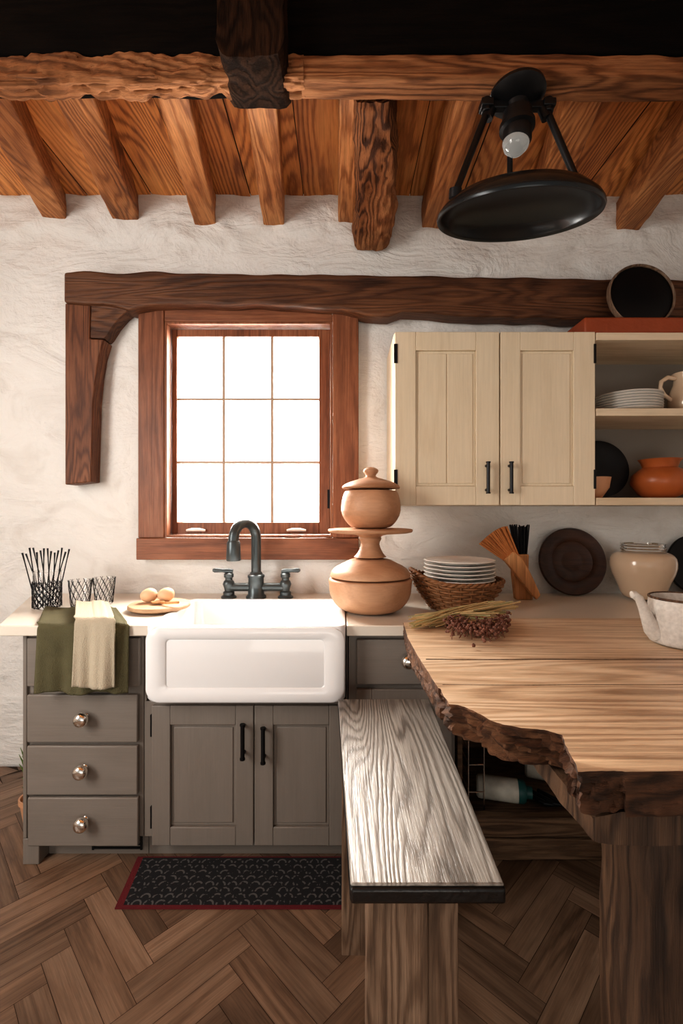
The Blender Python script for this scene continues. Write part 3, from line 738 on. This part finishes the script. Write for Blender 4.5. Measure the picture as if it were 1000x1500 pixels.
M['boardw']=wood('pale_board_wood',(.42,.25,.14),(.54,.35,.21),(.62,.43,.27),'X',4,8,.12,.5,.15,fiber=.1)
make(G().lathe([(0,.939),(.125,.939),(.13,.943),(.13,.953),(.126,.957),(0,.957)],(ex,Ye,0),seg=56).lathe([(0,.931),(.10,.931),(.10,.9395),(0,.9395)],(ex,Ye,0),seg=40),'round_board','boardw',label='round pale wooden board on worktop',cat='board')
for px,dy in ((218,.02),(243,.035)):
    c=Vector((W(px,0,Ye+dy).x,Ye+dy,.958+.031))
    make(G().lathe([(0,-.037)]+[(.031*math.sin(t)*(1-.08*math.cos(t)),-.037*math.cos(t)) for t in [math.pi*k/16 for k in range(1,16)]]+[(0,.037)],c,axis=(.9,.3,.15),seg=32),'egg','egg',label='light brown egg on round board',cat='egg',group='eggs on the board',smooth=80)
sp_=G(); a=Vector((ex+.012,Ye-.03,.967)); sp_.tube([a,a+Vector((.05,-.03,.004)),a+Vector((.10,-.05,.010))],[.006,.005,.006],8); sp_.lathe([(0,-.006),(.018,-.004),(.022,.003),(.019,.004),(0,-.001)],a+Vector((-.012,.008,.0)),seg=24,sx=1.3)
make(sp_,'wooden_spoon','bamboo',label='small wooden spoon lying on round board',cat='spoon')

# towels
def towel(name,topL,topR,botL,botR,off,mat,lab,ph,nf):
    nu,nv=48,70; V=[];Fc=[]
    ytop=-.40-off*.5; yed=-.685-.010-off; zb=W(0,botL[1],yed).z; z_t=.93+.006+off
    L1=abs(yed-ytop); L2=z_t-zb; tot=L1+L2
    for j in range(nv+1):
        s=tot*j/nv
        for i in range(nu+1):
            u=i/nu; fold=math.sin(u*math.pi*nf+ph)+.4*math.sin(u*math.pi*nf*2.3+ph*2)
            if s<L1: y=ytop-s; z=z_t; 
            else: y=yed; z=z_t-(s-L1)
            d=s-L1
            if abs(d)<.03:
                q=(d+.03)/.06; ang=q*math.pi/2
                y=yed+.02-.02*math.sin(ang); z=z_t-.02+.02*math.cos(ang)
            xt=topL+(topR-topL)*u; xb=botL[0]+(botR-botL[0])*u
            w_=min(1,s/ L1)
            x=xt+(xb-xt)*w_
            hang=max(0,(s-L1)/L2)
            y-= (fold+1.4)*.009*hang
            if s<L1: z+= max(0,fold)*.007*(1-w_*.6)
            z+= .012*noise.noise(Vector((u*3,ph,0)))*hang
            V.append((x,y,z))
    for j in range(nv):
        for i in range(nu):
            a=j*(nu+1)+i; Fc.append((a,a+1,a+nu+2,a+nu+1))
    g=G().add(V,Fc); o=make(g,name,mat,smooth=80,label=lab,cat='towel')
    m_=o.modifiers.new('s','SOLIDIFY'); m_.thickness=.005; m_.offset=0; return o
wxT=lambda p,Y: W(p,0,Y).x
towel('kitchen_towel',wxT(66,-.40),wxT(170,-.40),(wxT(54,-.70),1013),wxT(188,-.70),0,'olive','olive green towel draped over worktop edge',.5,5)
towel('kitchen_towel',wxT(112,-.41),wxT(160,-.41),(wxT(111,-.72),1006),wxT(169,-.72),.030,'linen','cream linen towel draped over olive towel',1.5,3)

# ---------------- lamp ----------------
Yl_=CY+1.475
lx=W(757,0,Yl_).x
LZ=lambda p:CH-(p-750)*1.475/F
la=thing('ceiling_lamp',(lx,Yl_,LZ(320)),'black metal ceiling lamp with shallow dish and exposed bulb','lamp')
top=2.725
make(G().lathe([(0,top),(.085,top),(.088,top-.012),(.07,top-.03),(.035,top-.04),(.03,top-.06),(.045,top-.065),(.048,top-.10),(.055,top-.105),(.055,top-.12),(.045,top-.125),(.045,top-.16),(.035,top-.175),(0,top-.175)],(lx,Yl_,0),seg=40),'socket','black',la,smooth=45)
zc=LZ(156)
g=G().box(lx-.10,lx+.10,Yl_-.012,Yl_+.012,zc-.012,zc+.012)
for s in (-1,1): g.lathe([(0,-.022),(.017,-.022),(.017,.022),(0,.022)],(lx+s*.10,Yl_,zc),seg=20).box(lx+s*.10-.02,lx+s*.10+.02,Yl_-.02,Yl_+.02,zc-.01,zc+.014)
make(g,'crossbar','black',la,bevel=.003)
zbulb=LZ(206)
make(G().lathe([(.016,.04),(.022,.03),(.038,.012),(.043,-.004),(.038,-.024),(.022,-.040),(0,-.045)],(lx-.003,Yl_,zbulb),seg=32),'bulb','bulb',la,smooth=80)
R=.256; dc=Vector((lx,Yl_,LZ(313))); tilt=math.radians(15.5)
ax=Vector((0,math.sin(tilt),-math.cos(tilt)))
make(G().lathe([(0,-.078),(R*.3,-.075),(R*.6,-.062),(R*.82,-.042),(R*.95,-.016),(R*.99,-.002),(R,.006),(R*.99,.014),(R*.955,.013),(R*.93,.002),(R*.90,-.014),(R*.80,-.034),(R*.6,-.054),(R*.3,-.067),(0,-.070)],dc,axis=ax,seg=96),'dish','dish',la,smooth=60)
upv=-ax
for s in (-1,1):
    e_=dc+Vector((s*R*.80,0,0))+upv*.056; st=Vector((lx+s*.095,Yl_,zc-.01))
    make(G().tube([st,e_],.011,12).lathe([(0,-.012),(.02,-.012),(.02,.014),(0,.014)],e_,axis=upv,seg=18).lathe([(0,0),(.015,0),(.015,.035),(0,.035)],st+Vector((0,0,-.03)),axis=(st-e_),seg=16),'rod','black',la)
make(G().tube([(lx-.012,Yl_+.03,LZ(190)),dc+Vector((-.012,.03,.088))],.009,12),'rod','black',la)

# ---------------- table ----------------
TZ=.97
pxs=[(845,1132),(840,1118),(826,1092),(822,1078),(795,1070),(762,1067),(735,1062),(712,1054),(690,1041),(668,1033),(655,1032),(636,1000),(612,962),(597,935),(590,912)]
P=[WZ(a,b,TZ) for a,b in pxs]
P=[Vector((p.x,p.y)) for p in P]
P=[Vector((.51,CY+.682))]+P+[Vector((.5,-.735)),Vector((1.6,-.735)),Vector((1.6,CY+.682))]
D=[]
for i in range(len(P)):
    a=P[i];b=P[(i+1)%len(P)]; n_=max(1,int((b-a).length/.006))
    for k in range(n_): D.append(a.lerp(b,k/n_))
cen=Vector((.9,-1.2))
def ring(z,ins,amp,sd):
    out=[]
    for p in D:
        rough=1.0 if (p.x<.42 and p.y<-1.40) else .25
        d=(cen-p).normalized(); k=noise.noise(Vector((p.x*22,p.y*22,sd)))+.9*noise.noise(Vector((p.x*80,p.y*80,sd*2)))
        q=p+d*(ins*rough+amp*rough*k); out.append((q.x,q.y,z+(.006*rough*noise.noise(Vector((p.x*40,p.y*40,sd+9))) if z<.966 else 0)))
    return out
tb=thing('dining_table',(.9,-1.2,0),'rustic live-edge wooden slab table with rough bark edge','table')
g=G(); R_=[ring(.898,.034,.012,1),ring(.904,.014,.018,1.3),ring(.911,.010,.02,1.7),ring(.918,.020,.02,2.1),ring(.925,.012,.02,2.6),ring(.932,.020,.018,3.2),ring(.940,.004,.018,3.8),ring(.947,.016,.016,4.3),ring(.954,.008,.014,4.8),ring(.961,.008,.010,5.3),ring(.967,.002,.006,5.7),ring(.97,.004,.003,6)]
n_=len(D); v=[p for l in R_ for p in l]; f=[];mi=[]
for i in range(len(R_)-1):
    for k in range(n_): f.append((i*n_+k,i*n_+(k+1)%n_,(i+1)*n_+(k+1)%n_,(i+1)*n_+k)); mi.append(1)
f.append(list(range(n_-1,-1,-1))); mi.append(1); f.append([(len(R_)-1)*n_+k for k in range(n_)]); mi.append(0)
g.add(v,f); g.mi=mi
tt=make(g,'table_top',['table','bark'],tb,smooth=40)
g=G()
for yp_,xp_ in ((966,617),(1003,640)):
    q0_=WZ(xp_,yp_,TZ); x_a=q0_.x+.012; Pq=[]
    for k in range(60):
        x=x_a+(1.59-x_a)*k/59; Pq.append((x,q0_.y+.006*noise.noise(Vector((x*4,yp_,0))),TZ-.0008+(-.001 if yp_>1000 else 0)))
    g.tube(Pq,.0026,6)
make(g,'seam','leg',tb,label='dark seam between table planks')
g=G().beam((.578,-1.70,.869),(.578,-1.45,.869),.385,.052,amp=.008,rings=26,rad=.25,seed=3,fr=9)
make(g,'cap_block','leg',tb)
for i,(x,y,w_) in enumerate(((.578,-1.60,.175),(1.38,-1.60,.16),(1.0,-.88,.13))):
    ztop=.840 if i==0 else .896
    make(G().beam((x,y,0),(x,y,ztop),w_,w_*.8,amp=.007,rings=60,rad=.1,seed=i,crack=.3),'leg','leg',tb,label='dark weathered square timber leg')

# bench
BZ=.70
be=thing('bench',(.15,-1.2,0),'weathered grey wood bench with black edge beside table','bench')
bl=[(-.012,CY+1.60),(.016,CY+.805),(.289,CY+.805),(.308,CY+1.60)]
g=G().prismZ(bl,BZ-.006,BZ)
make(g,'seat','bench',be,bevel=.003)
g=G().prismZ([(a+(.003 if a>.1 else -.001),b+(-.003 if b<-1.3 else .002)) for a,b in bl],BZ-.036,BZ-.0065)
make(g,'seat_edge','benchedge',be,bevel=.006,label='black edge band under the seat')
for i,(y0) in enumerate((CY+.86,CY+1.38)):
    x0=.042 if i==0 else -.005
    g=G().beam((x0+.065,y0+.04,0),(x0+.065,y0+.04,BZ-.038),.118,.06,amp=.002,rings=30,rad=.08,seed=i).beam((x0+.156,y0+.055,0),(x0+.156,y0+.055,BZ-.038),.06,.07,amp=.002,rings=30,rad=.08,seed=i+4)
    make(g,'leg','benchleg',be)

# things on table
jb=WZ(1000,943,TZ); jx,jy=jb.x+.004,jb.y
jg=thing('milk_jug',(jx,jy,TZ),'speckled white ceramic jug with long spout on table','jug')
make(G().lathe([(0,.001),(.078,.001),(.088,.005),(.0915,.014),(.092,.06),(.091,.11),(.0895,.130),(.0905,.136),(.088,.139),(.084,.136),(.083,.11),(.080,.03),(0,.02)],(jx,jy,TZ),seg=64),'body','jug',jg,smooth=50)
make(G().lathe([(.0905,.1325),(.0915,.134),(.0915,.137),(.088,.1395),(.0845,.1375),(.0845,.135)],(jx,jy,TZ+.0005),seg=64),'rim','leg',jg,label='brown rim line')
z0=TZ
make(G().tube([(jx-.080,jy,z0+.032),(jx-.095,jy,z0+.045),(jx-.109,jy,z0+.075),(jx-.122,jy,z0+.108),(jx-.134,jy,z0+.134),(jx-.150,jy,z0+.146),(jx-.156,jy,z0+.146)],[.028,.024,.018,.0135,.012,.012,.010],16),'spout','jug',jg,smooth=70)
make(G().tube([(jx+.088,jy,z0+.11),(jx+.13,jy,z0+.115),(jx+.15,jy,z0+.085),(jx+.13,jy,z0+.045),(jx+.088,jy,z0+.035)],.009,12),'handle','jug',jg,smooth=70)
df=thing('dried_flower_bundle',WZ(670,920,TZ),'bundle of dried stems and brown flower heads on table','flowers')
for mat_,nn in (('stem',46),('stemg',24)):
    g=G()
    for k in range(nn):
        a=WZ(597+random.uniform(0,42),905+random.uniform(0,17),TZ+.004); b_=WZ(708+random.uniform(-25,32),884+random.uniform(4,34),TZ+.006)
        a.z=TZ+.006+random.uniform(0,.012); b_.z=TZ+.008+random.uniform(0,.058); b_.y=min(b_.y,-.745); a.y=min(a.y,-.745)
        m_=a.lerp(b_,.5)+Vector((0,random.uniform(-.01,.01),.006))
        g.tube([a,m_,b_],[.0018,.0022,.0026],5)
    make(g,'stem',mat_,df,label='thin dried stems')
g=G()
for k in range(460):
    t=random.random(); c=WZ(652+t*92+random.gauss(0,3),915+14*math.sin(t*3)+random.gauss(0,7)+t*5,TZ); c.z=TZ+.010+random.uniform(0,.03); c.y=min(c.y,-.75)
    r_=random.uniform(.003,.0075); g.lathe([(0,-r_),(r_*.9,-r_*.3),(r_*.8,r_*.5),(0,r_)],c,axis=(random.uniform(-1,1),random.uniform(-1,1),random.uniform(-.5,1)),seg=5)
for k in range(50):
    c=WZ(690+random.uniform(-36,54),924+random.uniform(-8,16),TZ); c.z=TZ+.006
    g.tube([c,c+Vector((random.uniform(-.03,.03),random.uniform(-.02,.02),.025))],.0015,5)
make(g,'flower_head','flower',df,smooth=0,label='crumpled brown dried flower heads',kind='stuff')

# rug
rg=thing('kitchen_rug',(-.35,-.73,0),'black patterned kitchen mat with dark red border on floor','rug')
make(G().prismZ([(-.775,-.85),(.17,-.85),(.15,-.618),(-.80,-.618)],.001,.006),'border','red',rg)
make(G().prismZ([(-.75,-.838),(.15,-.838),(.135,-.628),(-.775,-.628)],.0062,.009),'mat','rug',rg)
pp_=Vector((-1.345,-.42,0)); pl=thing('potted_plant',pp_,'small green leafy plant in clay pot on floor beside cabinet','plant')
make(G().lathe([(0,.001),(.035,.001),(.05,.10),(.055,.10),(.055,.12),(.048,.12),(.044,.1),(0,.1)],pp_,seg=32),'pot','bowlc',pl)
g=G()
for k in range(60):
    a=random.uniform(0,6.28); l=random.uniform(.08,.26); d=Vector((math.cos(a),math.sin(a),0))*random.uniform(.02,.06)
    g.tube([pp_+Vector((0,0,.1)),pp_+d*.5+Vector((0,0,.1+l*.7)),pp_+d+Vector((0,0,.1+l))],[.003,.006,.001],5)
make(g,'leaves','leaf',pl)

# ---------------- lights ----------------
def area(name,loc,target,sx,sy,en,col):
    l=bpy.data.lights.new(name,'AREA'); l.shape='RECTANGLE'; l.size=sx; l.size_y=sy; l.energy=en; l.color=col
    o=bpy.data.objects.new(name,l); COL.objects.link(o); o.location=loc
    o.rotation_euler=(Vector(target)-Vector(loc)).to_track_quat('-Z','Y').to_euler(); return o
wcx=W(363,0,0).x
area('window_daylight',(wcx,.55,2.0),(wcx+.15,-1.5,.8),1.4,1.4,270,(1,.94,.86))
area('room_daylight',(-2.2,-2.0,1.75),(.6,-.1,1.4),1.0,1.5,60,(1,.96,.91))
area('room_daylight_low',(.1,-3.9,.7),(.0,-.4,2.9),2.0,1.0,15,(1,.92,.82))  # unseen fill lamp added to brighten the ceiling from below
wd=bpy.data.worlds.new('world'); S.world=wd; wd.use_nodes=True
nt=wd.node_tree; bg=nt.nodes['Background']; bg.inputs[0].default_value=(1,.98,.95,1)
tc=nt.nodes.new('ShaderNodeTexCoord'); sp3=nt.nodes.new('ShaderNodeSeparateXYZ'); nt.links.new(tc.outputs['Generated'],sp3.inputs[0])
mr=nt.nodes.new('ShaderNodeMapRange'); mr.inputs[1].default_value=.0; mr.inputs[2].default_value=.5; mr.inputs[3].default_value=.44; mr.inputs[4].default_value=3.6
nt.links.new(sp3.outputs[1],mr.inputs[0]); nt.links.new(mr.outputs[0],bg.inputs[1])
# camera
cam=bpy.data.cameras.new('camera'); cam.sensor_fit='VERTICAL'; cam.sensor_height=36; cam.lens=F/1500*36; cam.clip_start=.02
co=bpy.data.objects.new('camera',cam); COL.objects.link(co); co.location=(0,CY,CH); co.rotation_euler=(math.pi/2,0,0); S.camera=co
S.view_settings.view_transform='Standard'
try: S.view_settings.look='Medium High Contrast'
except Exception: pass
for o in list(bpy.data.objects):
    if '_w' in o: del o['_w']
